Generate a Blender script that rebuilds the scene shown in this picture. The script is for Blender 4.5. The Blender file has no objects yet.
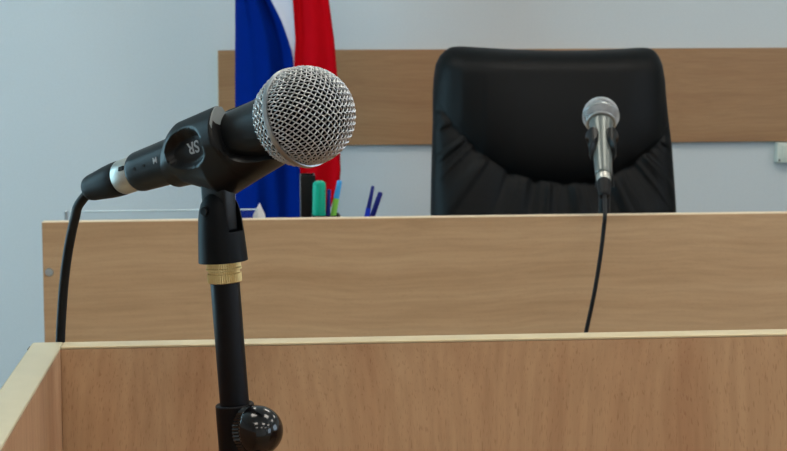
import bpy, bmesh, math, random
from math import sin, cos, pi, radians, sqrt, atan2, exp
from mathutils import Vector, Matrix, Euler

random.seed(7)
scene = bpy.context.scene
COL = scene.collection

# ------------------------------------------------------------------ camera
W, H, F = 787.0, 451.0, 1800.0
EYE = Vector((0.0, 0.0, 1.45))
YAW, PITCH, ROLL = radians(-4.89), radians(5.65), radians(-0.26)
ROT = (Matrix.Rotation(YAW, 3, 'Z') @ Matrix.Rotation(pi / 2 - PITCH, 3, 'X') @ Matrix.Rotation(ROLL, 3, 'Z'))


def ray(px, py):
    return ROT @ Vector(((px - W / 2) / F, -(py - H / 2) / F, -1.0))


def at_d(px, py, d):           # point measured in the photo at a distance along the optical axis
    return EYE + ray(px, py) * d


def at_y(px, py, y):           # ... on a wall-parallel plane
    r = ray(px, py)
    return EYE + r * ((y - EYE.y) / r.y)


def at_z(px, py, z):
    r = ray(px, py)
    return EYE + r * ((z - EYE.z) / r.z)


cam_d = bpy.data.cameras.new('camera')
cam = bpy.data.objects.new('camera', cam_d)
COL.objects.link(cam)
cam.matrix_world = Matrix.Translation(EYE) @ ROT.to_4x4()
cam_d.sensor_width = 36.0
cam_d.lens = F * 36.0 / W
cam_d.clip_start = 0.02
cam_d.dof.use_dof = True
cam_d.dof.focus_distance = 0.915
cam_d.dof.aperture_fstop = 58.0
scene.camera = cam

# ------------------------------------------------------------------ materials


def lin(c):
    c = c / 255.0
    return c / 12.92 if c <= 0.04045 else ((c + 0.055) / 1.055) ** 2.4


def rgb(r, g, b):
    return (lin(r), lin(g), lin(b), 1.0)


def new_mat(name):
    m = bpy.data.materials.new(name)
    m.use_nodes = True
    nt = m.node_tree
    return m, nt, nt.nodes['Principled BSDF']


def plain(name, col, rough=0.5, metal=0.0, spec=0.5, bump=None, trans=0.0, coat=0.0, sheen=0.0):
    m, nt, b = new_mat(name)
    b.inputs['Roughness'].default_value = rough
    b.inputs['Metallic'].default_value = metal
    b.inputs['Specular IOR Level'].default_value = spec
    b.inputs['Transmission Weight'].default_value = trans
    b.inputs['Coat Weight'].default_value = coat
    b.inputs['Sheen Weight'].default_value = sheen
    tc = nt.nodes.new('ShaderNodeTexCoord')
    nz = nt.nodes.new('ShaderNodeTexNoise')
    nz.inputs['Scale'].default_value = bump[0] if bump else 30.0
    nz.inputs['Detail'].default_value = 4.0
    nt.links.new(tc.outputs['Object'], nz.inputs['Vector'])
    mx = nt.nodes.new('ShaderNodeMix')
    mx.data_type = 'RGBA'
    mx.inputs['A'].default_value = tuple(c * 0.93 for c in col[:3]) + (1,)
    mx.inputs['B'].default_value = tuple(min(1, c * 1.07) for c in col[:3]) + (1,)
    nt.links.new(nz.outputs['Fac'], mx.inputs['Factor'])
    nt.links.new(mx.outputs['Result'], b.inputs['Base Color'])
    if bump:
        bp = nt.nodes.new('ShaderNodeBump')
        bp.inputs['Strength'].default_value = bump[1]
        bp.inputs['Distance'].default_value = bump[2]
        nt.links.new(nz.outputs['Fac'], bp.inputs['Height'])
        nt.links.new(bp.outputs['Normal'], b.inputs['Normal'])
    return m


def wood(name, light, mid, dark, axis='X', rough=0.42, off=(0, 0, 0), band=22.0, warp=0.012, pore=0.5, spec=0.4):
    """beech laminate: long soft grain bands and short dark pores running along `axis`"""
    m, nt, b = new_mat(name)
    L = nt.links.new
    tc = nt.nodes.new('ShaderNodeTexCoord')
    mp = nt.nodes.new('ShaderNodeMapping')
    mp.inputs['Location'].default_value = off
    L(tc.outputs['Object'], mp.inputs['Vector'])
    # slow sideways drift of the grain
    dn = nt.nodes.new('ShaderNodeTexNoise')
    dn.inputs['Scale'].default_value = 3.2
    dn.inputs['Detail'].default_value = 1.5
    L(mp.outputs['Vector'], dn.inputs['Vector'])
    sb = nt.nodes.new('ShaderNodeVectorMath'); sb.operation = 'SUBTRACT'
    sb.inputs[1].default_value = (0.5, 0.5, 0.5)
    L(dn.outputs['Color'], sb.inputs[0])
    sc = nt.nodes.new('ShaderNodeVectorMath'); sc.operation = 'SCALE'
    sc.inputs['Scale'].default_value = warp * 8
    L(sb.outputs[0], sc.inputs[0])
    ad = nt.nodes.new('ShaderNodeVectorMath'); ad.operation = 'ADD'
    L(mp.outputs['Vector'], ad.inputs[0]); L(sc.outputs[0], ad.inputs[1])

    def noise(along, across, detail, rough_=0.55):
        s = {'X': (along, across, across), 'Y': (across, along, across), 'Z': (across, across, along)}[axis]
        ml = nt.nodes.new('ShaderNodeVectorMath'); ml.operation = 'MULTIPLY'
        ml.inputs[1].default_value = s
        L(ad.outputs[0], ml.inputs[0])
        n = nt.nodes.new('ShaderNodeTexNoise')
        n.inputs['Scale'].default_value = 1.0
        n.inputs['Detail'].default_value = detail
        n.inputs['Roughness'].default_value = rough_
        L(ml.outputs[0], n.inputs['Vector'])
        return n
    n1 = noise(1.1, band, 4.0)
    n2 = noise(9.0, 240.0, 2.0)
    n3 = noise(210.0, 1500.0, 0.0)
    rp = nt.nodes.new('ShaderNodeValToRGB')
    e = rp.color_ramp.elements
    e[0].position = 0.30; e[0].color = dark
    e[1].position = 0.72; e[1].color = light
    k = rp.color_ramp.elements.new(0.5); k.color = mid
    L(n1.outputs['Fac'], rp.inputs['Fac'])
    mx = nt.nodes.new('ShaderNodeMix'); mx.data_type = 'RGBA'; mx.blend_type = 'MULTIPLY'
    r2 = nt.nodes.new('ShaderNodeValToRGB')
    r2.color_ramp.elements[0].position = 0.3; r2.color_ramp.elements[0].color = (0.82, 0.79, 0.76, 1)
    r2.color_ramp.elements[1].position = 0.65; r2.color_ramp.elements[1].color = (1.04, 1.04, 1.04, 1)
    L(n2.outputs['Fac'], r2.inputs['Fac'])
    mx.inputs['Factor'].default_value = 0.55
    L(rp.outputs['Color'], mx.inputs['A']); L(r2.outputs['Color'], mx.inputs['B'])
    mx2 = nt.nodes.new('ShaderNodeMix'); mx2.data_type = 'RGBA'; mx2.blend_type = 'MULTIPLY'
    r3 = nt.nodes.new('ShaderNodeValToRGB')
    r3.color_ramp.elements[0].position = 0.22; r3.color_ramp.elements[0].color = (0.70, 0.62, 0.56, 1)
    r3.color_ramp.elements[1].position = 0.36; r3.color_ramp.elements[1].color = (1, 1, 1, 1)
    L(n3.outputs['Fac'], r3.inputs['Fac'])
    mx2.inputs['Factor'].default_value = pore
    L(mx.outputs['Result'], mx2.inputs['A']); L(r3.outputs['Color'], mx2.inputs['B'])
    L(mx2.outputs['Result'], b.inputs['Base Color'])
    b.inputs['Roughness'].default_value = rough
    b.inputs['Specular IOR Level'].default_value = spec
    return m


def emis(name, col, strength):
    m, nt, b = new_mat(name)
    b.inputs['Base Color'].default_value = (0.8, 0.8, 0.8, 1)
    b.inputs['Emission Color'].default_value = col
    b.inputs['Emission Strength'].default_value = strength
    return m


M = {}
M['wall'] = plain('painted_wall', rgb(214, 217, 218), 0.85, spec=0.2, bump=(260.0, 0.25, 0.002))
M['ceiling'] = plain('white_ceiling', rgb(235, 235, 232), 0.9, spec=0.2, bump=(90.0, 0.2, 0.003))
M['floor'] = wood('floor_laminate', rgb(176, 146, 112), rgb(160, 130, 98), rgb(140, 110, 80), 'Y', 0.4)
M['carpet'] = plain('platform_carpet', rgb(96, 92, 92), 0.95, spec=0.1, bump=(700.0, 0.5, 0.004))
M['front_wood'] = wood('beech_vertical', rgb(196, 161, 123), rgb(188, 150, 112), rgb(176, 134, 98), 'Z', 0.45, (3.1, 0, 0.4), 30.0, 0.014, 0.6)
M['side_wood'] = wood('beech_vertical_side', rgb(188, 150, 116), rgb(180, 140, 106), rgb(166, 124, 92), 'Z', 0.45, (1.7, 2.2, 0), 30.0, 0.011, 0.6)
M['desk_wood'] = wood('beech_horizontal', rgb(190, 159, 123), rgb(183, 151, 115), rgb(173, 140, 104), 'X', 0.45, (0, 0, 1.3), 34.0, 0.006, 0.3)
M['rail_wood'] = wood('beech_rail', rgb(176, 134, 95), rgb(170, 127, 88), rgb(162, 118, 81), 'X', 0.45, (5, 0, 0.2), 30.0, 0.006, 0.25)
M['edge'] = plain('cream_edge_band', rgb(199, 191, 160), 0.4, bump=(60.0, 0.05, 0.001))
M['edge_front'] = plain('cream_edge_band_warm_lit', rgb(208, 191, 153), 0.4, bump=(60.0, 0.05, 0.001))  # same cream band as the sides, with warmer light put into its colour
M['edge_beech'] = plain('pale_beech_edge_band', rgb(226, 204, 172), 0.4, bump=(60.0, 0.05, 0.001))
M['grille_wire'] = plain('steel_wire', rgb(206, 207, 208), 0.30, 1.0, bump=(400.0, 0.03, 0.0005))
M['band'] = plain('satin_steel', rgb(164, 168, 170), 0.36, 1.0, bump=(500.0, 0.03, 0.0003))
M['foam'] = plain('dark_grille_foam', rgb(9, 10, 16), 0.95, spec=0.1, bump=(900.0, 0.5, 0.001))
M['handle'] = plain('charcoal_enamel', rgb(9, 12, 14), 0.40, spec=0.26, bump=(1800.0, 0.12, 0.0003))
M['clip'] = plain('black_moulded_plastic', rgb(9, 10, 12), 0.38, spec=0.24, bump=(900.0, 0.10, 0.0004))
M['lip'] = plain('grey_lip_plastic', rgb(132, 140, 142), 0.5, bump=(500.0, 0.1, 0.0003))
M['handle_grey'] = plain('grey_metal_enamel', rgb(106, 111, 108), 0.32, 0.5, bump=(1800.0, 0.1, 0.0003))
M['sleeve'] = plain('black_rubberised_plastic', rgb(6, 8, 11), 0.5, spec=0.13, bump=(900.0, 0.12, 0.0004))
M['tube'] = plain('black_powder_coat', rgb(7, 7, 11), 0.42, spec=0.18, bump=(1600.0, 0.12, 0.0003))
M['knob'] = plain('glossy_black_plastic', rgb(5, 5, 7), 0.13, spec=0.5, bump=(500.0, 0.03, 0.0003))
M['brass'] = plain('brass', rgb(200, 176, 124), 0.42, 1.0, bump=(900.0, 0.15, 0.0004))
M['nickel'] = plain('nickel_shell', rgb(186, 186, 180), 0.42, 1.0, bump=(700.0, 0.05, 0.0003))
M['boot'] = plain('black_rubber_boot', rgb(8, 8, 10), 0.5, spec=0.2, bump=(700.0, 0.1, 0.0004))
M['cable'] = plain('black_cable_jacket', rgb(8, 8, 11), 0.5, spec=0.25, bump=(700.0, 0.08, 0.0004))
M['print'] = plain('pale_grey_print', rgb(158, 162, 166), 0.6, bump=(900.0, 0.05, 0.0002))
M['hole'] = plain('dark_recess', rgb(8, 8, 9), 0.8, bump=(900.0, 0.05, 0.0002))
M['leather'] = plain('black_leather', rgb(5, 6, 7), 0.48, spec=0.17, bump=(420.0, 0.22, 0.0012))
M['chair_plastic'] = plain('black_chair_plastic', rgb(24, 24, 26), 0.45, bump=(300.0, 0.1, 0.0006))
M['chrome'] = plain('chrome', rgb(210, 210, 212), 0.15, 1.0, bump=(300.0, 0.02, 0.0002))
M['flag_blue'] = plain('blue_flag_cloth', rgb(0, 36, 124), 0.85, spec=0.03, bump=(1500.0, 0.3, 0.0006))
M['flag_white'] = plain('white_flag_cloth', rgb(206, 206, 218), 0.8, spec=0.15, bump=(1500.0, 0.3, 0.0006))
M['flag_red'] = plain('red_flag_cloth', rgb(194, 10, 24), 0.85, spec=0.03, bump=(1500.0, 0.3, 0.0006))
M['pole'] = plain('varnished_pole', rgb(140, 96, 58), 0.35, bump=(60.0, 0.1, 0.001))
M['gold'] = plain('gold_finial', rgb(214, 176, 90), 0.3, 1.0, bump=(60.0, 0.1, 0.001))
M['black_plastic'] = plain('black_desk_plastic', rgb(9, 9, 13), 0.4, spec=0.3, bump=(300.0, 0.08, 0.0005))
M['green'] = plain('teal_green_plastic', rgb(4, 160, 132), 0.42, spec=0.2, bump=(300.0, 0.04, 0.0004))
M['navy'] = plain('navy_plastic', rgb(22, 30, 116), 0.4, spec=0.2, bump=(300.0, 0.04, 0.0004))
M['blue'] = plain('royal_blue_plastic', rgb(28, 58, 200), 0.4, spec=0.2, bump=(300.0, 0.04, 0.0004))
M['sky'] = plain('sky_blue_plastic', rgb(48, 156, 226), 0.38, bump=(300.0, 0.04, 0.0004))
M['lime'] = plain('lime_green_plastic', rgb(132, 204, 84), 0.4, spec=0.2, bump=(300.0, 0.04, 0.0004))
M['paper'] = plain('white_paper', rgb(240, 242, 244), 0.8, bump=(200.0, 0.05, 0.0005))
M['socket'] = plain('cream_socket_plastic', rgb(214, 218, 206), 0.45, bump=(120.0, 0.04, 0.0005))
M['screw'] = plain('zinc_screw', rgb(180, 190, 196), 0.35, 1.0, bump=(300.0, 0.05, 0.0004))
M['window_frame'] = plain('white_window_frame', rgb(236, 238, 238), 0.45, bump=(60.0, 0.03, 0.0005))
M['acrylic_edge'] = plain('polished_acrylic_edge', rgb(214, 232, 238), 0.25, bump=(120.0, 0.02, 0.0003))


def acrylic():
    m, nt, b = new_mat('clear_acrylic')
    tr = nt.nodes.new('ShaderNodeBsdfTransparent')
    tr.inputs['Color'].default_value = (0.985, 0.992, 0.995, 1)
    gl = nt.nodes.new('ShaderNodeBsdfGlossy')
    gl.inputs['Roughness'].default_value = 0.05
    fr = nt.nodes.new('ShaderNodeFresnel')
    fr.inputs['IOR'].default_value = 1.3
    mx = nt.nodes.new('ShaderNodeMixShader')
    nt.links.new(fr.outputs[0], mx.inputs[0])
    nt.links.new(tr.outputs[0], mx.inputs[1])
    nt.links.new(gl.outputs[0], mx.inputs[2])
    nt.links.new(mx.outputs[0], nt.nodes['Material Output'].inputs['Surface'])
    return m


M['acrylic'] = acrylic()
LAMP_POWER = 9.0
M['lamp'] = emis('fluorescent_diffuser', (1.0, 0.935, 0.83, 1), LAMP_POWER)
M['daylight'] = emis('daylit_pane', (0.55, 0.78, 1.0, 1), 3.0)

# ------------------------------------------------------------------ object helpers


def thing(name, label, cat, loc=(0, 0, 0), rot=None, group=None):
    o = bpy.data.objects.new(name, None)
    o.empty_display_size = 0.05
    COL.objects.link(o)
    o.matrix_world = Matrix.Translation(Vector(loc)) @ (rot.to_4x4() if rot else Matrix.Identity(4))
    o['label'] = label
    o['category'] = cat
    if group:
        o['group'] = group
    return o


def mesh_obj(name, verts, faces, mats, smooth=False, mat_idx=None):
    me = bpy.data.meshes.new(name)
    me.from_pydata([tuple(v) for v in verts], [], faces)
    for m in (mats if isinstance(mats, (list, tuple)) else [mats]):
        me.materials.append(m)
    if mat_idx:
        for p, k in zip(me.polygons, mat_idx):
            p.material_index = k
    bm = bmesh.new(); bm.from_mesh(me)
    bmesh.ops.recalc_face_normals(bm, faces=bm.faces)
    bm.to_mesh(me); bm.free()
    if smooth:
        for p in me.polygons:
            p.use_smooth = True
        if smooth != 'all':
            me.set_sharp_from_angle(angle=radians(smooth if not isinstance(smooth, bool) else 40))
    o = bpy.data.objects.new(name, me)
    COL.objects.link(o)
    return o


def part(name, geo, mat, parent, smooth=False, local=True, idx=None, label=None):
    """geo = (verts, faces); local=True when verts are in the root thing's own frame, else they are world points"""
    v, f = geo
    root = parent
    if not local:
        inv = world_of(root).inverted()
        v = [inv @ Vector(p) for p in v]
    o = mesh_obj(name, v, f, mat, smooth, idx)
    o.parent = parent
    if label:
        o['label'] = label
    return o


def world_of(o):
    m = o.matrix_basis.copy()
    while o.parent:
        o = o.parent
        m = o.matrix_basis @ m
    return m


def tag(o, label, cat, group=None):
    o['label'] = label
    o['category'] = cat
    if group:
        o['group'] = group
    return o


def structure(o):
    o['kind'] = 'structure'
    return o


def join(*geos):
    V, Fc = [], []
    for v, f in geos:
        n = len(V)
        V += list(v)
        Fc += [tuple(i + n for i in q) for q in f]
    return V, Fc


def xf(geo, mat):
    return [mat @ Vector(p) for p in geo[0]], geo[1]


def box(x0, x1, y0, y1, z0, z1, bev=0.0, seg=2):
    bm = bmesh.new()
    bmesh.ops.create_cube(bm, size=1.0)
    for v in bm.verts:
        v.co = Vector((x0 + (v.co.x + .5) * (x1 - x0), y0 + (v.co.y + .5) * (y1 - y0), z0 + (v.co.z + .5) * (z1 - z0)))
    if bev > 0:
        bmesh.ops.bevel(bm, geom=list(bm.edges), offset=bev, segments=seg, profile=0.5, affect='EDGES')
    bm.verts.index_update()
    r = ([v.co.copy() for v in bm.verts], [tuple(v.index for v in f.verts) for f in bm.faces])
    bm.free()
    return r


def lathe(profile, n=48, close=False):
    """profile [(r, z)...] about local Z; r = 0 ends are closed with a point"""
    V, Fc = [], []
    rings = []
    for r, z in profile:
        if r <= 1e-9:
            rings.append([len(V)])
            V.append(Vector((0, 0, z)))
        else:
            rings.append(list(range(len(V), len(V) + n)))
            for i in range(n):
                a = 2 * pi * i / n
                V.append(Vector((r * cos(a), r * sin(a), z)))
    pairs = list(zip(rings, rings[1:])) + ([(rings[-1], rings[0])] if close else [])
    for a, b in pairs:
        if len(a) == 1 and len(b) == 1:
            continue
        for i in range(n):
            j = (i + 1) % n
            if len(a) == 1:
                Fc.append((a[0], b[i], b[j]))
            elif len(b) == 1:
                Fc.append((a[i], b[0], a[j]))
            else:
                Fc.append((a[i], b[i], b[j], a[j]))
    return V, Fc


def tube(pts, r, n=8, closed=False, caps=True):
    pts = [Vector(p) for p in pts]
    rad = r if isinstance(r, (list, tuple)) else [r] * len(pts)
    V, Fc = [], []
    up = None
    rings = []
    N = len(pts)
    for i, p in enumerate(pts):
        a = pts[i - 1] if i > 0 else (pts[-1] if closed else p)
        b = pts[(i + 1) % N] if (i < N - 1 or closed) else p
        t = (b - a).normalized()
        if up is None:
            up = t.orthogonal().normalized()
        if i > 0:
            up = prev.rotation_difference(t) @ up
        prev = t
        up = (up - t * up.dot(t)).normalized()
        s = t.cross(up)
        rings.append(len(V))
        for k in range(n):
            an = 2 * pi * k / n
            V.append(p + (up * cos(an) + s * sin(an)) * rad[i])
    for i in range(N - 1 + (1 if closed else 0)):
        a, b = rings[i], rings[(i + 1) % N]
        for k in range(n):
            k2 = (k + 1) % n
            Fc.append((a + k, a + k2, b + k2, b + k))
    if caps and not closed:
        Fc.append(tuple(rings[0] + k for k in range(n)))
        Fc.append(tuple(rings[-1] + k for k in range(n)))
    return V, Fc


def catmull(P, k=8):
    P = [Vector(p) for p in P]
    Q = [P[0] * 2 - P[1]] + P + [P[-1] * 2 - P[-2]]
    out = []
    for i in range(1, len(Q) - 2):
        for j in range(k):
            t = j / k
            a, b, c, d = Q[i - 1], Q[i], Q[i + 1], Q[i + 2]
            out.append(0.5 * ((2 * b) + (c - a) * t + (2 * a - 5 * b + 4 * c - d) * t * t + (3 * b - a - 3 * c + d) * t ** 3))
    out.append(P[-1])
    return out


def interp(x, tab):
    if x <= tab[0][0]:
        return tab[0][1]
    for (a, va), (b, vb) in zip(tab, tab[1:]):
        if x <= b:
            return va + (vb - va) * (x - a) / (b - a)
    return tab[-1][1]


def smoothstep(a, b, x):
    t = max(0.0, min(1.0, (x - a) / (b - a)))
    return t * t * (3 - 2 * t)


def frame_from(z, up):
    z = z.normalized()
    x = up.cross(z).normalized()
    y = z.cross(x)
    return Matrix((x, y, z)).transposed()


def text_geo(body, size):
    cu = bpy.data.curves.new('lettering', 'FONT')
    cu.body = body
    cu.size = size
    cu.extrude = size * 0.02
    cu.offset = size * 0.012
    cu.align_x = 'CENTER'
    cu.align_y = 'CENTER'
    o = bpy.data.objects.new('lettering', cu)
    COL.objects.link(o)
    dg = bpy.context.evaluated_depsgraph_get()
    me = bpy.data.meshes.new_from_object(o.evaluated_get(dg))
    r = ([v.co.copy() for v in me.vertices], [tuple(p.vertices) for p in me.polygons])
    bpy.data.objects.remove(o)
    bpy.data.curves.remove(cu)
    bpy.data.meshes.remove(me)
    return r


# ------------------------------------------------------------------ room
XL, XR, YB, YF, ZC = -2.4, 3.4, -3.6, 4.6, 3.0
structure(mesh_obj('floor', *box(XL, XR, YB, YF, -0.1, 0.0), M['floor']))
structure(mesh_obj('ceiling', *box(XL, XR, YB, YF, ZC, ZC + 0.1), M['ceiling']))
structure(mesh_obj('wall_back', *box(XL - .1, XR + .1, YF, YF + 0.12, 0, ZC), M['wall']))
structure(mesh_obj('wall_front', *box(XL - .1, XR + .1, YB - 0.12, YB, 0, ZC), M['wall']))


def wall_with_windows(name, x0, x1, wins):
    ys = [YB] + [w for a in wins for w in a[:2]] + [YF]
    g = []
    for i in range(0, len(ys), 2):
        g.append(box(x0, x1, ys[i], ys[i + 1], 0, ZC))
    for a, b, z0, z1 in wins:
        g.append(box(x0, x1, a, b, 0, z0))
        g.append(box(x0, x1, a, b, z1, ZC))
    return structure(mesh_obj(name, *join(*g), M['wall']))


WR = [(-2.6, -1.2, 0.95, 2.5), (0.0, 1.4, 0.95, 2.5)]
WL = [(1.9, 3.3, 0.3, 2.4)]
wall_with_windows('wall_right', XR, XR + .12, WR)
wall_with_windows('wall_left', XL - .12, XL, WL)
nwin = 0
for side, wins in ((1, WR), (-1, WL)):
    x = XR if side > 0 else XL
    for a, b, z0, z1 in wins:
        nwin += 1
        xa, xb = (x + .03, x + .09) if side > 0 else (x - .09, x - .03)
        ym = (a + b) / 2
        fr = structure(mesh_obj('window_%d' % nwin, *join(
            box(xa, xb, a, a + .06, z0, z1), box(xa, xb, b - .06, b, z0, z1), box(xa, xb, ym - .03, ym + .03, z0 + .06, z1 - .06),
            box(xa, xb, a + .06, b - .06, z0, z0 + .06), box(xa, xb, a + .06, b - .06, z1 - .06, z1)), M['window_frame']))
        pm = (xa + xb) / 2
        pn = mesh_obj('window_pane', *join(box(pm - .004, pm + .004, a + .06, ym - .03, z0 + .06, z1 - .06),
                                           box(pm - .004, pm + .004, ym + .03, b - .06, z0 + .06, z1 - .06)), M['daylight'])
        pn.parent = fr
structure(mesh_obj('baseboard_back', *box(XL, XR, YF - .018, YF, 0.0, 0.07), M['rail_wood']))
structure(mesh_obj('trim_platform', *box(-1.6, XR, 2.2, YF - .018, 0.0, 0.2), M['carpet']))
PZ = 0.2

# beech rail on the back wall
RY = YF - 0.02
rz1 = at_y(378, 49.6, RY).z
rz0 = at_y(370, 145.2, RY).z
rx0 = at_y(217.8, 80, RY).x
rail = thing('wall_rail', 'long horizontal beech board fixed to the back wall behind the chair and flag', 'wall board', (rx0, YF, rz0))
part('board', box(rx0 + .001, 3.2, RY, YF - .001, rz0, rz1, 0.0015), M['rail_wood'], rail, local=False)
part('edge_band', box(rx0, rx0 + .0012, RY + .001, YF - .001, rz0 + .001, rz1 - .001), M['edge_beech'], rail, local=False)

# socket box on the wall below the rail
p0 = at_y(777.5, 142.5, YF - .03); p1 = at_y(777.5, 163, YF - .03)
sk = thing('socket_box', 'small cream surface socket box on the wall under the beech board', 'socket', (p0.x, YF, p1.z))
part('housing', box(p0.x, p0.x + .085, YF - .03, YF, p1.z, min(p0.z, rz0 - .001), 0.003), M['socket'], sk, local=False, smooth=30)
part('face_plate', box(p0.x + .012, p0.x + .073, YF - .034, YF - .03, p1.z + .012, p0.z - .008, 0.0015), M['socket'], sk, local=False)
scg = lathe([(0, .0015), (.0025, .0012), (.003, 0), (0, -.001)], 16)
part('screw', xf(scg, Matrix.Translation((p0.x + .006, YF - .0302, p1.z + .007)) @ Matrix.Rotation(pi / 2, 4, 'X')), M['hole'], sk, local=False)

# ceiling lamps
for i, lx in enumerate((-0.4, 1.0, 2.4)):
    for j, ly in enumerate((-2.6, -0.8, 1.0, 2.8)):
        side = ('left', 'middle', 'right')[i]
        row = ('rearmost', 'third', 'second', 'front')[j]
        t = thing('ceiling_light', 'square white ceiling light panel, %s row, %s from the back wall side' % (side, row), 'ceiling light', (lx, ly, ZC), None, 'square ceiling lights')
        fr = join(box(-.3, .3, -.3, -.275, -.04, 0), box(-.3, .3, .275, .3, -.04, 0), box(-.3, -.275, -.275, .275, -.04, 0), box(.275, .3, -.275, .275, -.04, 0))
        part('frame', fr, M['window_frame'], t)
        part('diffuser', box(-.274, .274, -.274, .274, -.034, -.03), M['lamp'], t)

# ------------------------------------------------------------------ judge's desk
DY = 2.40
DT = 0.022
dz = at_y(400, 217.6, DY).z
dx0 = at_y(41.8, 224, DY).x
DX1 = 2.6
DTOP = dz - 0.105
desk = thing('judge_desk', "long beech judge's desk with a tall horizontal grain front panel", 'desk', (0.6, DY + .4, PZ))
part('front_panel', box(dx0 + .0012, DX1, DY, DY + DT, PZ + .0005, dz - .0012, 0.0004, 1), M['desk_wood'], desk, local=False)
part('top_edge_band', box(dx0, DX1, DY, DY + DT, dz - .0012, dz, 0.0005, 1), M['edge_beech'], desk, local=False, label='pale edge band along the top of the panel')
part('side_edge_band', box(dx0, dx0 + .0012, DY, DY + DT, PZ + .0005, dz - .0013), M['desk_wood'], desk, local=False)
part('desktop', box(dx0 + .06, DX1, DY + DT, DY + .72, DTOP - .025, DTOP, 0.001, 1), M['desk_wood'], desk, local=False)
for xx in (dx0 + .08, 1.2, DX1 - .03):
    part('support_panel', box(xx, xx + .018, DY + DT, DY + .68, PZ + .0005, DTOP - .025), M['desk_wood'], desk, local=False)
sp = at_y(49.3, 272.3, DY)
sc_ = lathe([(0, .002), (.0028, .002), (.0032, .0024), (.005, .0022), (.0056, .001), (.0056, 0)], 24)
part('panel_screw', xf(sc_, Matrix.Translation((sp.x, DY, sp.z)) @ Matrix.Rotation(pi / 2, 4, 'X')), M['screw'], desk, smooth=30, local=False, label='round zinc screw cap')

# ------------------------------------------------------------------ speaker's stand: beech enclosure in front
FT = 0.0176
FY = 1.022
fz = at_y(320, 342.0, FY).z
fxi = at_z(60.8, 346.3, fz).x            # inner face of the left side
fxo = fxi - FT
FX1 = 0.95
EB = 0.0016
enc = thing('speaker_enclosure', 'open beech speaker enclosure in front with cream topped panels around the microphone stand', 'lectern', (0.4, FY - .3, 0))
part('front_panel', box(fxi, FX1, FY, FY + FT, 0.0005, fz - EB, 0.0003, 1), M['front_wood'], enc, local=False)
part('side_panel', box(fxo, fxi, 0.30, FY + FT, 0.0005, fz - EB, 0.0003, 1), M['side_wood'], enc, local=False)
part('side_panel', box(FX1, FX1 + FT, 0.30, FY + FT, 0.0005, fz - EB, 0.0003, 1), M['side_wood'], enc, local=False)
part('front_edge_band', box(fxi, FX1, FY, FY + FT, fz - EB, fz, 0.0012, 3), M['edge_front'], enc, local=False, smooth=30, label='cream edge band along the front panel top')
part('side_edge_band', box(fxo, fxi, 0.30, FY + FT, fz - EB, fz, 0.0012, 3), M['edge'], enc, local=False, smooth=30, label='cream edge band along the side panel top')
part('side_edge_band', box(FX1, FX1 + FT, 0.30, FY + FT, fz - EB, fz, 0.0012, 3), M['edge'], enc, local=False, smooth=30)
SHZ = 0.84
part('shelf', box(fxi, FX1, 0.62, FY, SHZ - .018, SHZ), M['side_wood'], enc, local=False)
# dark bit of a joining block showing at the outer rear corner of the side panel
part('corner_block', box(fxo - .0016, fxo, FY + .004, FY + .014, fz - .008, fz - .0015, 0.0005), M['black_plastic'], enc, local=False, label='small dark block on the outer corner')

# ------------------------------------------------------------------ microphones
RB = 0.0255


def handle_r(s):               # s = metres behind the ball centre
    return interp(s, [(0.0, 0.0178), (0.016, 0.0172), (0.045, 0.0153), (0.080, 0.0134), (0.110, 0.0119), (0.129, 0.0111)])


def grille_front(pitch=0.00245, wr=0.00034, amp=0.00040, zmin=-0.0026):
    geos = []
    thm = math.acos(zmin / RB)
    rmax = 2 * RB * sin(thm / 2)
    n = int(rmax / pitch) + 1
    sub = 4
    for fam in (0, 1):
        for i in range(-n, n + 1):
            off = i * pitch
            if abs(off) > rmax:
                continue
            lim = sqrt(max(0, rmax ** 2 - off * off))
            m = int(lim / pitch * sub)
            pts = []
            for j in range(-m, m + 1):
                t = j * pitch / sub
                a, b = (t, off) if fam == 0 else (off, t)
                rho = sqrt(a * a + b * b)
                th = 2 * math.asin(min(1, rho / (2 * RB)))
                al = atan2(b, a) + pi / 4
                rr = RB - wr - amp + amp * cos(pi * j / sub) * (1 if (i % 2 == 0) else -1) * (1 if fam == 0 else -1)
                pts.append((rr * sin(th) * cos(al), rr * sin(th) * sin(al), rr * cos(th)))
            if len(pts) > 3:
                geos.append(tube(pts, wr, 6))
    return join(*geos)


def grille_rear(z0=-0.0050, z1=-0.0172, r0=0.0254, r1=0.0206, N=36, wr=0.00036, amp=0.00036):
    geos = []
    Ls = 26
    def prof(f):
        return r0 + (r1 - r0) * (0.6 * f + 0.4 * f * f)
    turn = (z0 - z1) * 1.1 / 0.0225
    for fam in (1, -1):
        for i in range(N):
            pts = []
            for k in range(Ls + 1):
                f = k / Ls
                al = 2 * pi * i / N + fam * turn * f
                ph = pi * (turn * f * 2) / (2 * pi / N) + (0 if True else 0)
                rr = prof(f) + amp * cos(ph) * fam - wr
                pts.append((rr * cos(al), rr * sin(al), z0 + (z1 - z0) * f))
            geos.append(tube(pts, wr, 5))
    return join(*geos)


def circle_wire(r, z, wr, n=96):
    return tube([(r * cos(2 * pi * i / n), r * sin(2 * pi * i / n), z) for i in range(n)], wr, 6, closed=True)


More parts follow.
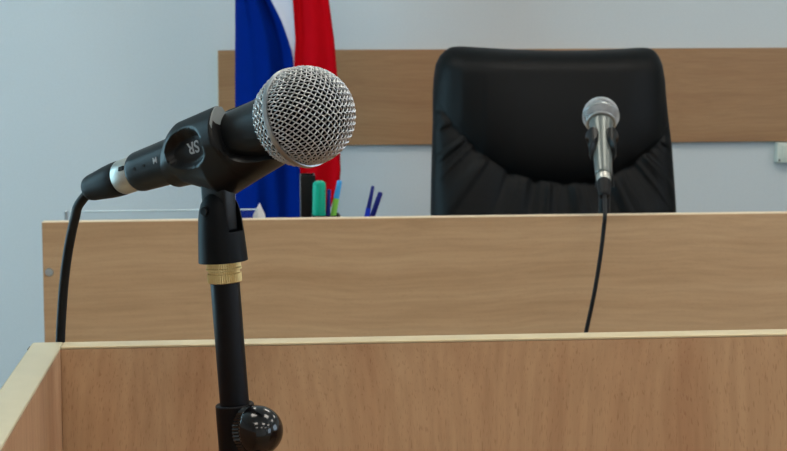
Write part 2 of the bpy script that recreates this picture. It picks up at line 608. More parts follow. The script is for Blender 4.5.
GEO = {}
GEO['grille_front'] = grille_front()
GEO['grille_rear'] = grille_rear()
GEO['band'] = lathe([(.0250, -.0020), (.0258, -.0021), (.0260, -.0026), (.0260, -.0047), (.0257, -.0052), (.0250, -.0053)], 96)
foam = [(0, .0240)]
for k in range(1, 25):
    th = k / 24 * radians(96)
    foam.append((.0240 * sin(th), .0240 * cos(th)))
foam += [(.0238, -.0065), (.0222, -.0120), (.0188, -.0170), (.0150, -.0176), (0, -.0176)]
GEO['foam'] = lathe(foam, 64)
hp = [(0, -.0160), (.0186, -.0160), (.0200, -.0166), (.0204, -.0173), (.0203, -.0180), (.0192, -.0190), (.0178, -.0194)]
for k in range(25):
    s = .0198 + (.1262 - .0198) * k / 24
    hp.append((handle_r(s), -s))
hp += [(.0109, -.1278), (.0102, -.1287), (.0094, -.1290), (.0088, -.1290), (.0088, -.1240), (0, -.1240)]
GEO['handle'] = lathe(hp, 72)


def patch_frame(s, phi, dr=0.0, rfun=handle_r):
    """frame on the mic surface: X along the axis to the ball, Y around, Z outward; phi measured from straight below"""
    r = rfun(s) + dr
    out = Vector((sin(phi), -cos(phi), 0))
    ax = Vector((0, 0, 1))
    y = out.cross(ax)
    m = Matrix((ax, y, out)).transposed().to_4x4()
    m.translation = out * r + Vector((0, 0, -s))
    return m


_done = {}


def shared(key, name, geo, mat, parent, smooth, label=None):
    if key in _done:
        o = bpy.data.objects.new(name, _done[key])
        COL.objects.link(o)
        o.parent = parent
    else:
        o = part(name, geo, mat, parent, smooth)
        _done[key] = o.data
    if label:
        o['label'] = label
    return o


def bend_to_handle(geo, s, phi, dr, rfun=handle_r):
    """wrap flat lettering (x along axis, y around) on the round body"""
    r0 = rfun(s)
    V = []
    for p in geo[0]:
        ss = s - p.x
        ph = phi - p.y / (r0 + dr)
        r = rfun(ss) + dr + p.z
        V.append(Vector((r * sin(ph), -r * cos(ph), -ss)))
    return V, geo[1]


def microphone(frame, label, far=False):
    t = thing('microphone', label, 'microphone', frame.translation, frame.to_3x3(), 'stage microphones')
    g = shared('gf', 'front_grille', GEO['grille_front'], M['grille_wire'], t, 'all')
    g = shared('gr', 'rear_grille', GEO['grille_rear'], M['grille_wire'], t, 'all')
    shared('band', 'grille_band', GEO['band'], M['band'], t, 30)
    shared('foam', 'foam_liner', GEO['foam'], M['foam'], t, 'all')
    if far:
        part('handle', GEO['handle'], M['handle_grey'], t, 30)
    else:
        shared('handle', 'handle', GEO['handle'], M['handle'], t, 30)
    if far:
        part('collar_ring', lathe([(.0196, -.0164), (.0207, -.0168), (.0211, -.0176), (.0206, -.0185), (.0190, -.0192)], 72), M['band'], t, 60, label='bright metal ring between grille and handle')
    if not far:
        lt = text_geo('M', 0.0048)
        lt = xf(lt, Matrix.Rotation(pi, 4, 'Z'))
        part('lettering', bend_to_handle(lt, 0.1012, radians(-98), 0.0001), M['print'], t, label='small pale letter M printed on the handle')
        for s_ in (0.1110, 0.1190):
            d = lathe([(0, .0002), (.0009, .0002), (.0010, -.0003), (0, -.0004)], 16)
            part('screw_hole', xf(d, patch_frame(s_, radians(-94))), M['hole'], t)
    return t


def cable_with_plug(frame, label, path, loc):
    """plug in the mic's own frame, then the cable along world points"""
    t = thing('microphone_cable', label, 'cable', loc, None, 'microphone cables')
    inv = Matrix.Translation(-Vector(loc))
    m = inv @ frame
    shell = lathe([(0, -.1245), (.0082, -.1245), (.0082, -.1275), (.0093, -.1290), (.0097, -.1300), (.0097, -.1412), (.0093, -.1420), (.0070, -.1424)], 48)
    part('plug_shell', xf(shell, m), M['nickel'], t, 30, label='silver metal plug shell')
    notch = box(-.0012, .0028, -.0012, .0012, -.0002, .0006, .0002)
    part('latch', xf(notch, m @ patch_frame(.1325, radians(-112), rfun=lambda s: .0097)), M['hole'], t)
    prof = [(.0070, -.1418), (.0096, -.1421), (.0098, -.1432), (.0097, -.1480)]
    prof += [(.0092, -.1540), (.0084, -.1600), (.0078, -.1650), (.0075, -.1678), (.0069, -.1700), (.0056, -.1714), (.0034, -.1720), (0, -.1721)]
    part('plug_boot', xf(lathe(prof, 40), m), M['boot'], t, 40, label='black tapering rubber boot')
    start = m @ Vector((0, 0, -.158))
    pts = catmull([start, m @ Vector((0, 0, -.1665))] + [inv @ Vector(p) for p in path], 10)
    part('cord', tube(pts, .0028, 14), M['cable'], t, 'all')
    return t


# --- clip, in the mic frame ---------------------------------------------
def clip_th(s, a):
    return .0024 + .0050 * smoothstep(.0985, .078, s) * smoothstep(.0445, .0477, s) * (.25 + .75 * smoothstep(radians(158), radians(140), a)) * smoothstep(radians(48), radians(95), a)


def clip_geo():
    ss = [.0185, .019, .021, .025, .030, .034, .038, .041, .043, .045, .0464, .0470, .0474, .0477] + [.0485 + .00125 * q for q in range(40)] + [.0980, .0985]
    top = [(.0185, 24), (.021, 32), (.030, 38), (.040, 50), (.0440, 62), (.0455, 82), (.0474, 148), (.0486, 156), (.058, 158), (.068, 153), (.077, 141),
           (.085, 123), (.091, 101), (.095, 80), (.0972, 58), (.0985, 34)]
    K = 110
    out, inn = [], []
    for s in ss:
        pm = radians(interp(s, top))
        ro, ri = [], []
        for k in range(K + 1):
            ph = -pm + 2 * pm * k / K
            a = abs(ph)
            r = handle_r(s) + .0002
            th = clip_th(s, a)
            # thicker towards the hub below
            web = max(0.0, 1 - abs(s - .0635) / (.042 if s < .0635 else .025)) * max(0.0, cos(min(a * 1.15, pi / 2))) ** 1.3
            th += .0105 * web
            # oval finger dish on each cheek
            e = sqrt(((s - .0705) / .0160) ** 2 + ((a - radians(92)) / radians(31)) ** 2)
            th -= (th - .0011) * (1 - smoothstep(.80, 1.0, e))
            ro.append(Vector(((r + th) * sin(ph), -(r + th) * cos(ph), -s)))
            ri.append(Vector((r * sin(ph), -r * cos(ph), -s)))
        out.append(ro); inn.append(ri)
    V, Fc = [], []
    n = K + 1
    for ro in out:
        V += ro
    base = len(V)
    for ri in inn:
        V += ri
    S = len(ss)
    for i in range(S - 1):
        for k in range(K):
            a = i * n + k
            Fc.append((a, a + 1, a + n + 1, a + n))
            Fc.append((base + a, base + a + n, base + a + n + 1, base + a + 1))
        for k in (0, K):
            a, b = i * n + k, (i + 1) * n + k
            Fc.append((a, b, base + b, base + a))
    for i in (0, S - 1):
        for k in range(K):
            a = i * n + k
            Fc.append((a, base + a, base + a + 1, a + 1))
    return V, Fc


def clip_outer(s):
    return handle_r(s) + .0036 - .0026


HUB_S = 0.0655


def add_clip(parent_root, micframe, down, hub):
    """clip cradle + tongue + sleeve; `down` world direction of the stand, hub = world point of the sleeve top"""
    inv = world_of(parent_root).inverted()
    cl = part('clip', xf(clip_geo(), inv @ micframe), M['clip'], parent_root, 50)
    # tongue between cradle and sleeve
    f = frame_from(-down, (micframe.to_3x3() @ Vector((0, 0, 1))))
    fm = f.to_4x4(); fm.translation = hub
    # grey front faces of the two cheeks
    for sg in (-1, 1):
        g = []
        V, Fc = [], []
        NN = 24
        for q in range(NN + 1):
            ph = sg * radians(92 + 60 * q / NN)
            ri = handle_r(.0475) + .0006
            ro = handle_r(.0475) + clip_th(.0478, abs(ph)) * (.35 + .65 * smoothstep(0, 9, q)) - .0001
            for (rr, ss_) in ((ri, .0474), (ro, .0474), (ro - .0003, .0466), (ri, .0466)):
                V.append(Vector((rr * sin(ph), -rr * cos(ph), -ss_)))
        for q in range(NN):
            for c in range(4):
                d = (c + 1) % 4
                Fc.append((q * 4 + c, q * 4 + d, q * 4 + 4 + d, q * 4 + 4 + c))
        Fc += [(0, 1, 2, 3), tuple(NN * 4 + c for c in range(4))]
        part('front_lip', xf((V, Fc), inv @ micframe), M['lip'], cl, 30, label='grey front edge of the clip')
    tg = box(-.0048, .0048, -.0088, .0088, -.022, .0125, .002, 3)
    part('tongue', xf(tg, inv @ fm), M['clip'], cl, 40)
    return cl


def sleeve_geo():
    # round shouldered barrel about Z, top at z = 0, with a slot cut across it
    prof = [(0, .0002), (.0028, -.0002), (.0054, -.0014), (.0078, -.0036), (.0096, -.0066), (.0108, -.0102), (.0115, -.0145), (.0124, -.0250), (.0131, -.0370), (.0131, -.0376), (.0085, -.0376), (0, -.0374)]
    bm = bmesh.new()
    v, f = lathe(prof, 56)
    bv = [bm.verts.new(p) for p in v]
    for q in f:
        bm.faces.new([bv[i] for i in q])
    bmesh.ops.recalc_face_normals(bm, faces=bm.faces)
    me = bpy.data.meshes.new('sleeve'); bm.to_mesh(me); bm.free()
    o = bpy.data.objects.new('sleeve', me); COL.objects.link(o)
    cv, cf = box(-.0052, .0052, -.03, .03, -.0215, .01)
    cm = bpy.data.meshes.new('cut'); cm.from_pydata([tuple(p) for p in cv], [], cf)
    b2 = bmesh.new(); b2.from_mesh(cm); bmesh.ops.recalc_face_normals(b2, faces=b2.faces); b2.to_mesh(cm); b2.free()
    c = bpy.data.objects.new('cut', cm); COL.objects.link(c)
    md = o.modifiers.new('b', 'BOOLEAN'); md.object = c; md.operation = 'DIFFERENCE'; md.solver = 'EXACT'
    dg = bpy.context.evaluated_depsgraph_get()
    r = bpy.data.meshes.new_from_object(o.evaluated_get(dg))
    g = ([p.co.copy() for p in r.vertices], [tuple(p.vertices) for p in r.polygons])
    for x in (o, c):
        bpy.data.objects.remove(x)
    return g


SLEEVE = sleeve_geo()


def knurl_ring(r, z0, z1, n=60, groove=None, amp=.0003):
    V, Fc = [], []
    zs = [(z0, -.0004), (z0 + .0004, 0), (z1 - .0004, 0), (z1, -.0004)]
    if groove:
        g = groove
        zs = [(z0, -.0004), (z0 + .0004, 0), (g - .0010, 0), (g - .0007, -.0008), (g + .0007, -.0008), (g + .0010, .0004), (g + .002, .0004), (g + .0023, 0), (z1 - .0004, 0), (z1, -.0004)]
    N = n * 2
    for z, d in zs:
        for i in range(N):
            rr = r + d + (amp if i % 2 else -amp)
            V.append(Vector((rr * cos(2 * pi * i / N), rr * sin(2 * pi * i / N), z)))
    for j in range(len(zs) - 1):
        for i in range(N):
            i2 = (i + 1) % N
            Fc.append((j * N + i, j * N + i2, (j + 1) * N + i2, (j + 1) * N + i))
    Fc.append(tuple(range(N)))
    Fc.append(tuple((len(zs) - 1) * N + i for i in range(N)))
    return V, Fc


# --- near microphone -----------------------------------------------------
near_ball = at_d(305.8, 115.9, 0.909)
near_tail = at_d(139.5, 171.8, 0.990)
axis = (near_ball - near_tail).normalized()
S_BASE = thing('microphone_stand', 'short black microphone stand with brass ring and round knob inside the enclosure', 'microphone stand', (0, 0, 0))
hub = at_d(217.8, 190.5, 0.948)
low = at_d(236.6, 430, 0.962)
down1 = (low - hub).normalized()
near_fr = frame_from(axis, -down1).to_4x4()
near_fr.translation = near_ball
mic1 = microphone(near_fr, 'large near black microphone with a silver mesh ball in the foreground')

top = hub
L_low = (low - hub).length
foot = Vector((low.x + .001, low.y - .006, SHZ))
S_BASE.location = foot
inv1 = world_of(S_BASE).inverted()
cl1 = add_clip(S_BASE, near_fr, down1, hub)


def dish_r(s):
    return handle_r(s) + .0002 + .0011


lt = xf(text_geo('SR', 0.0088), Matrix.Rotation(pi, 4, 'Z'))
ltv = bend_to_handle(lt, .0675, radians(-95), .0001, dish_r)
part('lettering', xf(ltv, inv1 @ near_fr), M['print'], cl1, label='pale upside down letters SR in the clip recess')
fs = frame_from(-down1, axis).to_4x4()
fs.translation = hub
part('sleeve', xf(SLEEVE, inv1 @ fs), M['sleeve'], S_BASE, 35)
pin = lathe([(0, .0006), (.0022, .0006), (.0026, .0002), (.0026, -.002), (0, -.002)], 24)
pm = Matrix.Translation((0, 0, 0))
camdir = Vector((1, 0, 0)) if (ROT.inverted() @ (fs.to_3x3() @ Vector((1, 0, 0)))).z > 0 else Vector((-1, 0, 0))
pf = frame_from(camdir, Vector((0, 0, 1))).to_4x4()
pf.translation = camdir * .0114 + Vector((0, 0, -.0098))
part('pivot_pin', xf(pin, inv1 @ fs @ pf), M['sleeve'], S_BASE, 30)
part('brass_ring', xf(knurl_ring(.0089, -.0488, -.0376, 46, -.0430, .00022), inv1 @ fs), M['brass'], S_BASE, 25, label='knurled brass thread ring')
part('upper_tube', xf(lathe([(0, -.0480), (.0078, -.0480), (.0078, -L_low - .012), (0, -L_low - .012)], 40), inv1 @ fs), M['tube'], S_BASE, 30)
zc = -(at_d(234.4, 404, .962) - hub).length
cf = fs.copy()
collar = [(0, zc), (.0083, zc), (.0087, zc + .0005), (.0098, zc + .0005), (.0103, zc - .0001), (.0103, zc - .0285), (.0098, zc - .0292), (0, zc - .0292)]
part('collar', xf(lathe(collar, 48), inv1 @ fs), M['tube'], S_BASE, 30)
# knob
kc = at_d(260.4, 430.5, .944)
kax = (ROT @ Vector((.74, .12, .66))).normalized()
kf = frame_from(kax, Vector((0, 0, 1))).to_4x4()
kf.translation = kc
RK = .0134
kn = [(.0, -.0078), (.0070, -.0078)]
dome = [(RK, -.0025)]
for k in range(1, 17):
    th = pi / 2 * k / 16
    dome.append((RK * cos(th) if k < 16 else 0, -.0025 + (RK * 1.05) * sin(th)))
part('knob', xf(lathe([(0, -.0030)] + dome, 64), inv1 @ kf), M['knob'], S_BASE, 'all', label='glossy black round clamping knob')
part('knob_rim', xf(knurl_ring(RK - .0001, -.0078, -.0024, 44, None, .00035), inv1 @ kf), M['knob'], S_BASE, 25)
part('knob_screw', xf(lathe([(0, -.0205), (.0045, -.0205), (.0045, -.0078), (0, -.0078)], 24), inv1 @ kf), M['tube'], S_BASE, 30)
cb = fs @ Vector((0, 0, zc - .0285))
lower = [cb - inv1.inverted().translation, Vector((0, 0, .012))]
part('lower_tube', tube([Vector((cb.x, cb.y, cb.z)) - foot, Vector((0, 0, cb.z - foot.z - .05)), Vector((0, 0, .012))], .0095, 32), M['tube'], S_BASE, 'all')
part('base', lathe([(0, .0135), (.011, .0135), (.014, .0110), (.050, .0080), (.0545, .0060), (.0545, .0), (0, .0)], 64), M['tube'], S_BASE, 30)

# cable of the near microphone: droops off the plug, over the front panel and down behind it
pb = near_fr @ Vector((0, 0, -.1765))
path1 = [at_d(79.2, 204, 1.022), at_d(75.2, 217, 1.030), at_d(71.2, 234, 1.038), at_d(67.0, 258, 1.046), at_d(63.8, 285, 1.052), at_d(61.6, 315, 1.057), at_d(60.3, 345, 1.060)]
e = path1[-1]
path1 += [Vector((e.x - .0005, e.y + .001, e.z - .022)), Vector((e.x - .001, e.y + .002, e.z - .05)), Vector((e.x - .002, e.y + .003, e.z - .10)), Vector((e.x - .004, e.y + .006, e.z - .19)), Vector((e.x - .01, e.y + .02, .5)), Vector((e.x - .02, e.y + .06, .06)), Vector((e.x + .04, e.y + .12, .004)), Vector((e.x + .3, e.y + .35, .004))]
cable_with_plug(near_fr, 'thick black cable drooping from the near microphone behind the cream edge', path1, (e.x, e.y, 0))

# --- far microphone ------------------------------------------------------
far_ball = at_d(600.8, 115.0, 2.515)
far_tail = at_d(603.6, 176.0, 2.420)
ax2 = (far_ball - far_tail).normalized()
far_fr = frame_from(ax2, Vector((0, 0, 1))).to_4x4()
far_fr.translation = far_ball
mic2 = microphone(far_fr, "small distant grey microphone with a silver mesh ball in front of the black chair", far=True)
hub2 = far_fr @ Vector((-0.0042, -(handle_r(HUB_S) + .0125), -HUB_S))
down2 = Vector((0, 0, -1))
FS = thing('microphone_stand', "black desk stand carrying the distant microphone above the judge's desk", 'microphone stand', (hub2.x, hub2.y, DTOP))
inv2 = world_of(FS).inverted()
if '_clip2' not in _done:
    cl2 = add_clip(FS, far_fr, down2, hub2)
f2 = frame_from(Vector((0, 0, 1)), Vector((0, 1, 0))).to_4x4(); f2.translation = hub2
part('sleeve', xf(SLEEVE, inv2 @ f2), M['sleeve'], FS, 35)
part('brass_ring', xf(knurl_ring(.0089, -.0500, -.0376, 46, -.0430, .00022), inv2 @ f2), M['tube'], FS, 25)
hh = hub2.z - DTOP
part('upper_tube', lathe([(0, hh - .049), (.0080, hh - .049), (.0080, .010), (0, .010)], 32), M['tube'], FS, 30)
part('base', lathe([(0, .0125), (.010, .0125), (.013, .0100), (.030, .0080), (.034, .0055), (.034, 0), (0, 0)], 48), M['tube'], FS, 30)

dn = far_fr @ Vector((0, 0, -.1765))
path2 = [at_d(605.0, 214, 2.325), at_d(603.8, 228, 2.322), at_d(600.6, 255, 2.322), at_d(594.5, 292, 2.325), at_d(586.5, 330, 2.332)]
e = path2[-1]
path2 += [Vector((e.x - .011, e.y, e.z - .05)), Vector((e.x - .022, e.y, e.z - .11)), Vector((e.x - .035, e.y, e.z - .22)), Vector((e.x - .05, e.y - .01, .6)), Vector((e.x - .05, e.y - .02, .2)), Vector((e.x - .02, e.y - .04, .01)), Vector((e.x + .1, e.y - .25, .004))]
cable_with_plug(far_fr, "thin black cable hanging from the distant microphone down the judge's desk front", path2, (e.x, e.y, 0))

# ------------------------------------------------------------------ leather chair
CY = 3.55
ch = thing('office_chair', "high backed black leather office chair behind the judge's desk", 'chair', (at_y(553, 200, CY).x, CY - .2, PZ))
XLt = [(46.5, 464), (47.0, 456), (48.2, 449.5), (51, 444.5), (56, 439.5), (64, 435.5), (78, 433.4), (92, 432.6), (120, 432.6), (160, 431.4), (212, 430.4), (300, 431), (360, 434), (392, 446)]
XRt = [(46.5, 636), (47.0, 646), (48.2, 651), (51, 655), (56, 658.6), (64, 661.8), (78, 664.4), (100, 666.2), (144, 671.4), (180, 674), (212, 676), (300, 679), (360, 676), (392, 662)]
SEAM = [(424, 78), (438, 104), (456, 128), (480, 152), (508, 169.5), (530, 176), (552, 179), (575, 179.5), (592, 177.5), (610, 171), (628, 160), (656, 138), (664, 126), (678, 96)]
PXM = CY / F


def seam(x):
    return interp(x, SEAM)


def chair_geo():
    rows = []
    y = 46.5
    while y < 392:
        rows.append(y)
        y += 0.35 if y < 49 else (0.9 if y < 60 else (1.7 if y < 222 else 6))
    rows.append(392)
    NU = 170
    Vf, Vb = [], []
    rng = random.Random(3)
    jit = [rng.uniform(-1, 1) for _ in range(64)]
    for y in rows:
        a, b = interp(y, XLt), interp(y, XRt)
        for k in range(NU + 1):
            u = -1 + 2 * k / NU
            u = sin(u * pi / 2 * .92) / sin(pi / 2 * .92)
            x = (a + b) / 2 + u * (b - a) / 2
            # slight sag of the top edge
            yy = y + 3.6 * (1 - ((x - 550) / 95) ** 2 if abs(x - 550) < 95 else 0) * exp(-(y - 46.5) / 9)
            yy += 1.4 * smoothstep(600, 470, x) * exp(-(y - 46.5) / 9) * -1 + .6
            edge = max(0.0, 1 - abs(u) ** 4.5) ** .5
            tedge = sqrt(max(0.0, 1 - max(0.0, 1 - (y - 46.5) / 26) ** 2)) * .92 + .0
            bedge = smoothstep(392, 376, y)
            d = seam(x) - y
            sl = abs(seam(x + 3) - seam(x - 3)) / 6
            dn_ = d / sqrt(1 + sl * sl)
            if dn_ > 0:
                f = .034 * (1 - exp(-dn_ / 26)) - .006 * smoothstep(60, 130, dn_)
            else:
                ang = atan2(y - 62, x - 552)
                q = ang * 24 + 1.1 * sin(ang * 7 + 1) + .5 * sin(ang * 23)
                amp = (.0044 * exp(dn_ / 40) + .0016 * exp(dn_ / 90)) * smoothstep(0, -5, dn_)
                fold = sin(q) + .55 * sin(q * 2.3 + jit[int(abs(q)) % 8]) + .3 * sin(q * .47 + 2)
                f = amp * fold - .004 * exp(-(dn_ / 6) ** 2) + .012 * (1 - exp(dn_ / 40))
            if abs(u) > .97:
                pass
            base = .055 + f
            # recline and gentle wrap
            recl = .10 * (y - 46.5) / 330
            yb = CY - recl + .018 * -abs(u) ** 2
            p = at_y(x, yy, yb)
            Vf.append(Vector((p.x, yb - base * edge * tedge * bedge, p.z)))
            Vb.append(Vector((p.x, yb + (.050 * edge * tedge * bedge), p.z)))
    n = NU + 1
    V = Vf + Vb
    B = len(Vf)
    Fc = []
    R = len(rows)
    for i in range(R - 1):
        for k in range(NU):
            q = i * n + k
            Fc.append((q, q + 1, q + n + 1, q + n))
            Fc.append((B + q, B + q + n, B + q + n + 1, B + q + 1))
        for k in (0, NU):
            q, w = i * n + k, (i + 1) * n + k
            Fc.append((q, w, B + w, B + q))
    for i in (0, R - 1):
        for k in range(NU):
            q = i * n + k
            Fc.append((q, B + q, B + q + 1, q + 1))
    return V, Fc


part('backrest', chair_geo(), M['leather'], ch, 'all', local=False)
cx = at_y(553, 200, CY).x
bot = at_y(553, 390, CY).z
sz = PZ + .47
part('seat', box(cx - .25, cx + .25, CY - .60, CY - .08, sz - .10, sz, .045, 5), M['leather'], ch, 'all', local=False)
part('back_bracket', join(box(cx - .035, cx + .035, CY - .07, CY - .05, sz - .12, bot + .12, .004), box(cx - .035, cx + .035, CY - .30, CY - .05, sz - .135, sz - .10, .004)), M['chair_plastic'], ch, local=False)
part('gas_column', xf(lathe([(0, .09), (.028, .09), (.028, .22), (.018, .22), (.018, sz - PZ - .10), (0, sz - PZ - .10)], 24), Matrix.Translation((cx, CY - .34, PZ))), M['chrome'], ch, 30, local=False)
for k in range(5):
    a = 2 * pi * k / 5 + .3
    d = Vector((cos(a), sin(a), 0))
    o = Vector((cx, CY - .34, PZ))
    lg = part('base_arm', tube([o + Vector((0, 0, .11)), o + d * .15 + Vector((0, 0, .10)), o + d * .29 + Vector((0, 0, .075))], [.024, .020, .014], 12), M['chair_plastic'], ch, 'all', local=False)
    wc = o + d * .285 + Vector((0, 0, .027))
    wf = frame_from(Vector((-d.y, d.x, 0)), Vector((0, 0, 1))).to_4x4(); wf.translation = wc
    part('caster', xf(lathe([(0, -.022), (.022, -.022), (.0268, -.017), (.0268, -.004), (.018, -.003), (.018, .003), (.0268, .004), (.0268, .017), (.022, .022), (0, .022)], 24), wf), M['chair_plastic'], lg, 30, local=False)

# ------------------------------------------------------------------ flag
GY = 4.20


def flag_geo():
    V, Fc, idx = [], [], []
    ys = [-150 + 10 * i for i in range(60)]
    # columns: (stripe, px position function, depth)
    XB = [(-150, 243), (-60, 258), (0, 270.5), (18, 280), (35, 286.5), (53, 292), (65, 293.4), (100, 295), (165, 299.5), (215, 301.5), (440, 306)]
    XRr = [(-150, 281), (0, 290.3), (40, 292.6), (60, 291.6), (70, 291.4), (100, 293.0), (165, 297.3), (215, 299.4), (440, 303)]
    XE = [(-150, 312), (0, 329), (40, 334.2), (75, 337.2), (120, 339), (165, 340.2), (176, 340.6), (184, 338.6), (200, 333), (215, 327), (260, 318), (440, 310)]
    nb, nw, nr = 26, 8, 20
    for y in ys:
        b, r, e = interp(y, XB), interp(y, XRr), interp(y, XE)
        row = []
        for k in range(nb + 1):
            t = k / nb
            x = 235 + (b - 235) * t
            dep = (.016 * sin(t * 9.0 + y * .004) + .010 * sin(t * 17 + 1 - y * .006)) * (1 - t ** 4) - .028 * t ** 3
            if t < .12:
                dep += .05 * (1 - t / .12) ** 2
            row.append((x, GY + dep))
        yb = row[-1][1]
        for k in range(1, nw + 1):
            t = k / nw
            x = b + (r + 5 - b) * t
            row.append((x, yb + .004 * sin(pi * t) - .004 * t))
        yw = row[-1][1]
        for k in range(1, nr + 1):
            t = k / nr
            x = r + (e - r) * t
            dep = -.040 + (.014 * sin(t * 8 + .5 + y * .005) + .018 * sin(t * 3.4)) * min(1, t * 5)
            if t > .9:
                dep += .03 * ((t - .9) / .1) ** 2
            row.append((x, GY + dep))
        n = len(row)
        for x, yy in row:
            p = at_y(x, y, GY)
            V.append(Vector((p.x, yy, p.z)))
    for i in range(len(ys) - 1):
        for k in range(n - 1):
            q = i * n + k
            Fc.append((q, q + 1, q + n + 1, q + n))
            idx.append(0 if k < nb else (1 if k < nb + nw else 2))
    return V, Fc, idx


fp = at_y(268, 200, GY + .10)
fl = thing('flag', 'white, blue and red striped flag hanging in folds in front of the back wall', 'flag', (fp.x, fp.y, PZ))
v, f, ix = flag_geo()
fo = part('cloth', (v, f), [M['flag_blue'], M['flag_white'], M['flag_red']], fl, 'all', local=False, idx=ix)
ztop = at_y(268, -150, GY).z
part('pole', lathe([(0, .03), (.014, .03), (.014, ztop - PZ + .08), (0, ztop - PZ + .08)], 20), M['pole'], fl, 30)
part('finial', lathe([(0, ztop - PZ + .08), (.012, ztop - PZ + .08), (.020, ztop - PZ + .11), (.012, ztop - PZ + .15), (0, ztop - PZ + .20)], 20), M['gold'], fl, 40)
part('base', lathe([(0, 0), (.16, 0), (.16, .02), (.06, .035), (.022, .06), (.022, .12), (0, .12)], 40), M['black_plastic'], fl, 30)

# ------------------------------------------------------------------ things on the desk
IY = 2.72
PX = IY / F * 1.0


def world_x(px, y=IY):
    return at_y(px, 215, y).x


def z_of(py, y=IY, px=330):
    return at_y(px, py, y).z


# organiser: tall black back compartment + low cup
ox0, ox1 = world_x(301.2, IY), world_x(316.2, IY)
cupx0, cupx1 = world_x(311, IY), world_x(339, IY)
rim = z_of(213.2)
org = thing('desk_organiser', 'black plastic desk organiser with a tall slot, standing left of the blue pens', 'desk organiser', ((ox0 + cupx1) / 2, IY, DTOP))
zt = z_of(174.3, IY + .03)
part('tall_compartment', join(box(ox0, ox1, IY + .008, IY + .010, DTOP, zt, .0006), box(ox0, ox1, IY + .058, IY + .060, DTOP, zt, .0006),
                              box(ox0, ox0 + .002, IY + .010, IY + .058, DTOP, zt, .0006), box(ox1 - .002, ox1, IY + .010, IY + .058, DTOP, zt, .0006),
                              box(ox0, ox1, IY + .010, IY + .058, DTOP, DTOP + .003)), M['black_plastic'], org, local=False)
cy0, cy1 = IY - .042, IY + .007
part('pen_cup', join(box(cupx0, cupx1, cy0, cy0 + .002, DTOP, rim, .0006), box(cupx0, cupx1, cy1 - .002, cy1, DTOP, rim, .0006),
                     box(cupx0, cupx0 + .002, cy0 + .002, cy1 - .002, DTOP, rim, .0006), box(cupx1 - .002, cupx1, cy0 + .002, cy1 - .002, DTOP, rim, .0006),
                     box(cupx0, cupx1, cy0 + .002, cy1 - .002, DTOP, DTOP + .003)), M['black_plastic'], org, local=False)


def pen(name, label, cat, x_top, y_top, x_bot, r, parts, ydepth, foot_z, group='pens and markers on the desk'):
    """straight pen from its foot in a cup to its visible tip; parts = [(name, f0, f1, material, r0, r1, round_top)]"""
    tip = at_y(x_top, y_top, ydepth)
    b215 = at_y(x_bot, 214, ydepth)
    d = (tip - b215).normalized()
    k = (foot_z - tip.z) / d.z
    foot = tip + d * k
    L = (tip - foot).length
    fr = frame_from(d, Vector((0, 1, 0))).to_4x4(); fr.translation = foot
    t = thing(name, label, cat, foot, fr.to_3x3(), group)
    for nm, f0, f1, mat, r0, r1, rt in parts:
        pr = [(0, L * f0), (r0, L * f0)]
        if rt:
            pr += [(r1, L * f1 - r1 * .7), (r1 * .92, L * f1 - r1 * .35), (r1 * .7, L * f1 - r1 * .12), (r1 * .35, L * f1), (0, L * f1)]
        else:
            pr += [(r1, L * f1), (0, L * f1)]
        part(nm, lathe(pr, 28), mat, t, 45)
    return t


pz = DTOP + .0035
pen('marker_pen', 'thick teal green marker standing in the black organiser', 'marker', 319.3, 180.6, 319.0, .0098,
    [('barrel', 0, .52, M['green'], .0096, .0096, False), ('cap', .52, 1, M['green'], .0103, .0098, True)], IY - .022, pz)
pen('ballpoint_pen', 'thin navy pen between the green marker and the highlighter', 'pen', 329.2, 189.2, 328.0, .0028,
    [('barrel', 0, .6, M['navy'], .0030, .0030, False), ('cap', .6, 1, M['navy'], .0034, .0030, True)], IY - .016, pz)
pen('highlighter_pen', 'tilted slim pen with sky blue top and lime green body', 'highlighter', 339.8, 180.4, 333.6, .0040,
    [('barrel', 0, .79, M['lime'], .0046, .0044, False), ('cap', .79, 1, M['sky'], .0044, .0038, True)], IY - .012, pz)

# two blue pens crossed in a cup of their own
gx0, gx1 = world_x(361, IY), world_x(384, IY)
gcx = (gx0 + gx1) / 2
cup = thing('pen_cup', 'low dark pen cup holding two blue pens, hidden by the desk panel', 'pen cup', (gcx - .006, IY, DTOP))
rr = z_of(218.5) - DTOP
part('cup_wall', lathe([(0, 0), (.028, 0), (.028, rr), (.026, rr), (.026, .003), (0, .003)], 32), M['black_plastic'], cup, 30)
pen('ballpoint_pen', 'upright bright blue pen, left one of the crossed pair', 'pen', 373.0, 185.8, 367.4, .0036,
    [('barrel', 0, .72, M['blue'], .0042, .0040, False), ('cap', .72, 1, M['navy'], .0036, .0026, True)], IY - .006, pz)
pen('ballpoint_pen', 'darker blue pen leaning right, right one of the crossed pair', 'pen', 380.8, 192.0, 373.0, .0036,
    [('barrel', 0, .8, M['navy'], .0042, .0042, False), ('cap', .8, 1, M['navy'], .0042, .0038, True)], IY + .006, pz)

# clear acrylic sign holder lying behind the panel on the left
AY = 2.68
ax0, ax1 = at_y(68.5, 212, AY).x, at_y(258, 212, AY).x
az = at_y(150, 210.6, AY).z
hold = thing('sign_holder', "clear acrylic tent shaped sign holder standing behind the panel on the left of the desk", 'sign holder', ((ax0 + ax1) / 2, AY, DTOP))


def slanted(x0, x1, ya, za, yb, zb, th):
    d = Vector((0, yb - ya, zb - za)).normalized()
    nrm = Vector((0, -d.z, d.y)) * th
    pts = []
    for x in (x0, x1):
        a, b = Vector((x, ya, za)), Vector((x, yb, zb))
        pts += [a, b, b + nrm, a + nrm]
    return pts, [(0, 1, 2, 3), (7, 6, 5, 4), (0, 4, 5, 1), (1, 5, 6, 2), (2, 6, 7, 3), (3, 7, 4, 0)]


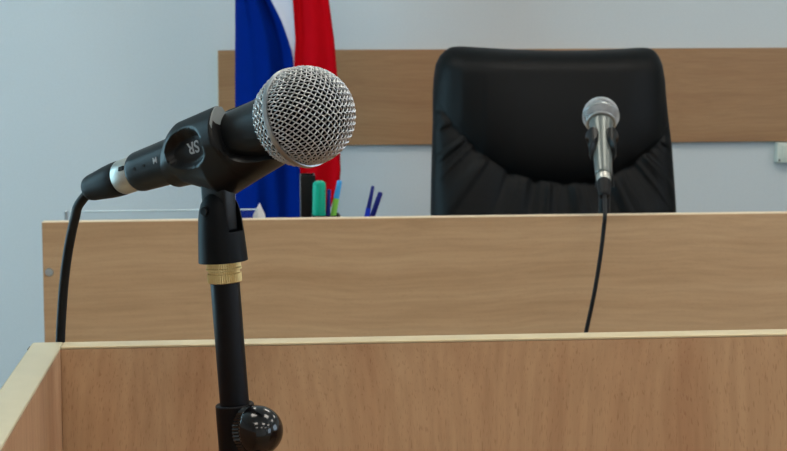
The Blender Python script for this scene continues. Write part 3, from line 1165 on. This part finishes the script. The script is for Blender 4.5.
part('front_sheet', slanted(ax0, ax1, AY - .035, DTOP, AY - .001, az - .001, .002), M['acrylic'], hold, local=False)
part('rear_sheet', slanted(ax0, ax1, AY + .037, DTOP, AY + .003, az - .001, .002), M['acrylic'], hold, local=False)
part('ridge', box(ax0, ax1, AY - .002, AY + .0035, az - .0012, az + .0008, .0004), M['acrylic_edge'], hold, local=False, label='bright polished ridge of the holder')
for xx in (ax0 - .0015,):
    part('end_cap', box(xx - .004, xx, AY - .006, AY + .006, DTOP, az + .001, .001), M['screw'], hold, local=False, label='dull grey end post')

# small folded white paper beside it
qx = at_y(259.5, 212, AY).x
qz = at_y(259.5, 203.5, AY).z
card = thing('paper_card', 'small white folded paper card poking up at the right end of the sign holder', 'paper card', (qx, AY, DTOP))


def tri_card():
    hw = .0095
    V = []
    zb = az - .010
    for yy in (AY + .012, AY + .0128):
        V += [Vector((qx - hw - .004, yy, DTOP)), Vector((qx + hw + .002, yy, DTOP)), Vector((qx + hw - .001, yy, zb)), Vector((qx + .0005, yy, qz)), Vector((qx - hw, yy, zb))]
    Fq = [(0, 1, 2, 3, 4), (9, 8, 7, 6, 5)] + [(i, (i + 1) % 5, 5 + (i + 1) % 5, 5 + i) for i in range(5)]
    return V, Fq


g1 = tri_card()
part('front_leaf', g1, M['paper'], card, local=False)
g2 = ([Vector((p.x, 2 * (AY + .0135) - p.y + .02 * (1 if p.z < qz - .001 else 0) * (qz - p.z) / (qz - DTOP), p.z)) for p in g1[0]], g1[1])
part('rear_leaf', g2, M['paper'], card, local=False)

# ------------------------------------------------------------------ light
wd = bpy.data.worlds.new('world')
scene.world = wd
wd.use_nodes = True
bg = wd.node_tree.nodes['Background']
bg.inputs['Color'].default_value = (0.5, 0.7, 1.0, 1)
bg.inputs['Strength'].default_value = 0.6


def area(name, loc, rot, sx, sy, power, col):
    l = bpy.data.lights.new(name, 'AREA')
    l.shape = 'RECTANGLE'; l.size = sx; l.size_y = sy
    l.energy = power; l.color = col
    o = bpy.data.objects.new(name, l)
    COL.objects.link(o)
    o.location = loc; o.rotation_euler = rot
    return o


for a, b, z0, z1 in WR:
    area('window_daylight', (XR + .01, (a + b) / 2, (z0 + z1) / 2), (0, pi / 2, 0), z1 - z0 - .1, b - a - .1, 9.0, (0.82, 0.90, 1.0))
for a, b, z0, z1 in WL:
    area('window_daylight', (XL - .01, (a + b) / 2, (z0 + z1) / 2), (0, -pi / 2, 0), z1 - z0 - .1, b - a - .1, 28.0, (0.30, 0.81, 1.0))

vs = scene.view_settings
vs.view_transform = 'Standard'
vs.look = 'None'
vs.gamma = 1.0
vs.use_curve_mapping = False
vs.exposure = 0.0
scene.cycles.use_denoising = True
scene.cycles.max_bounces = 8
scene.cycles.transparent_max_bounces = 12
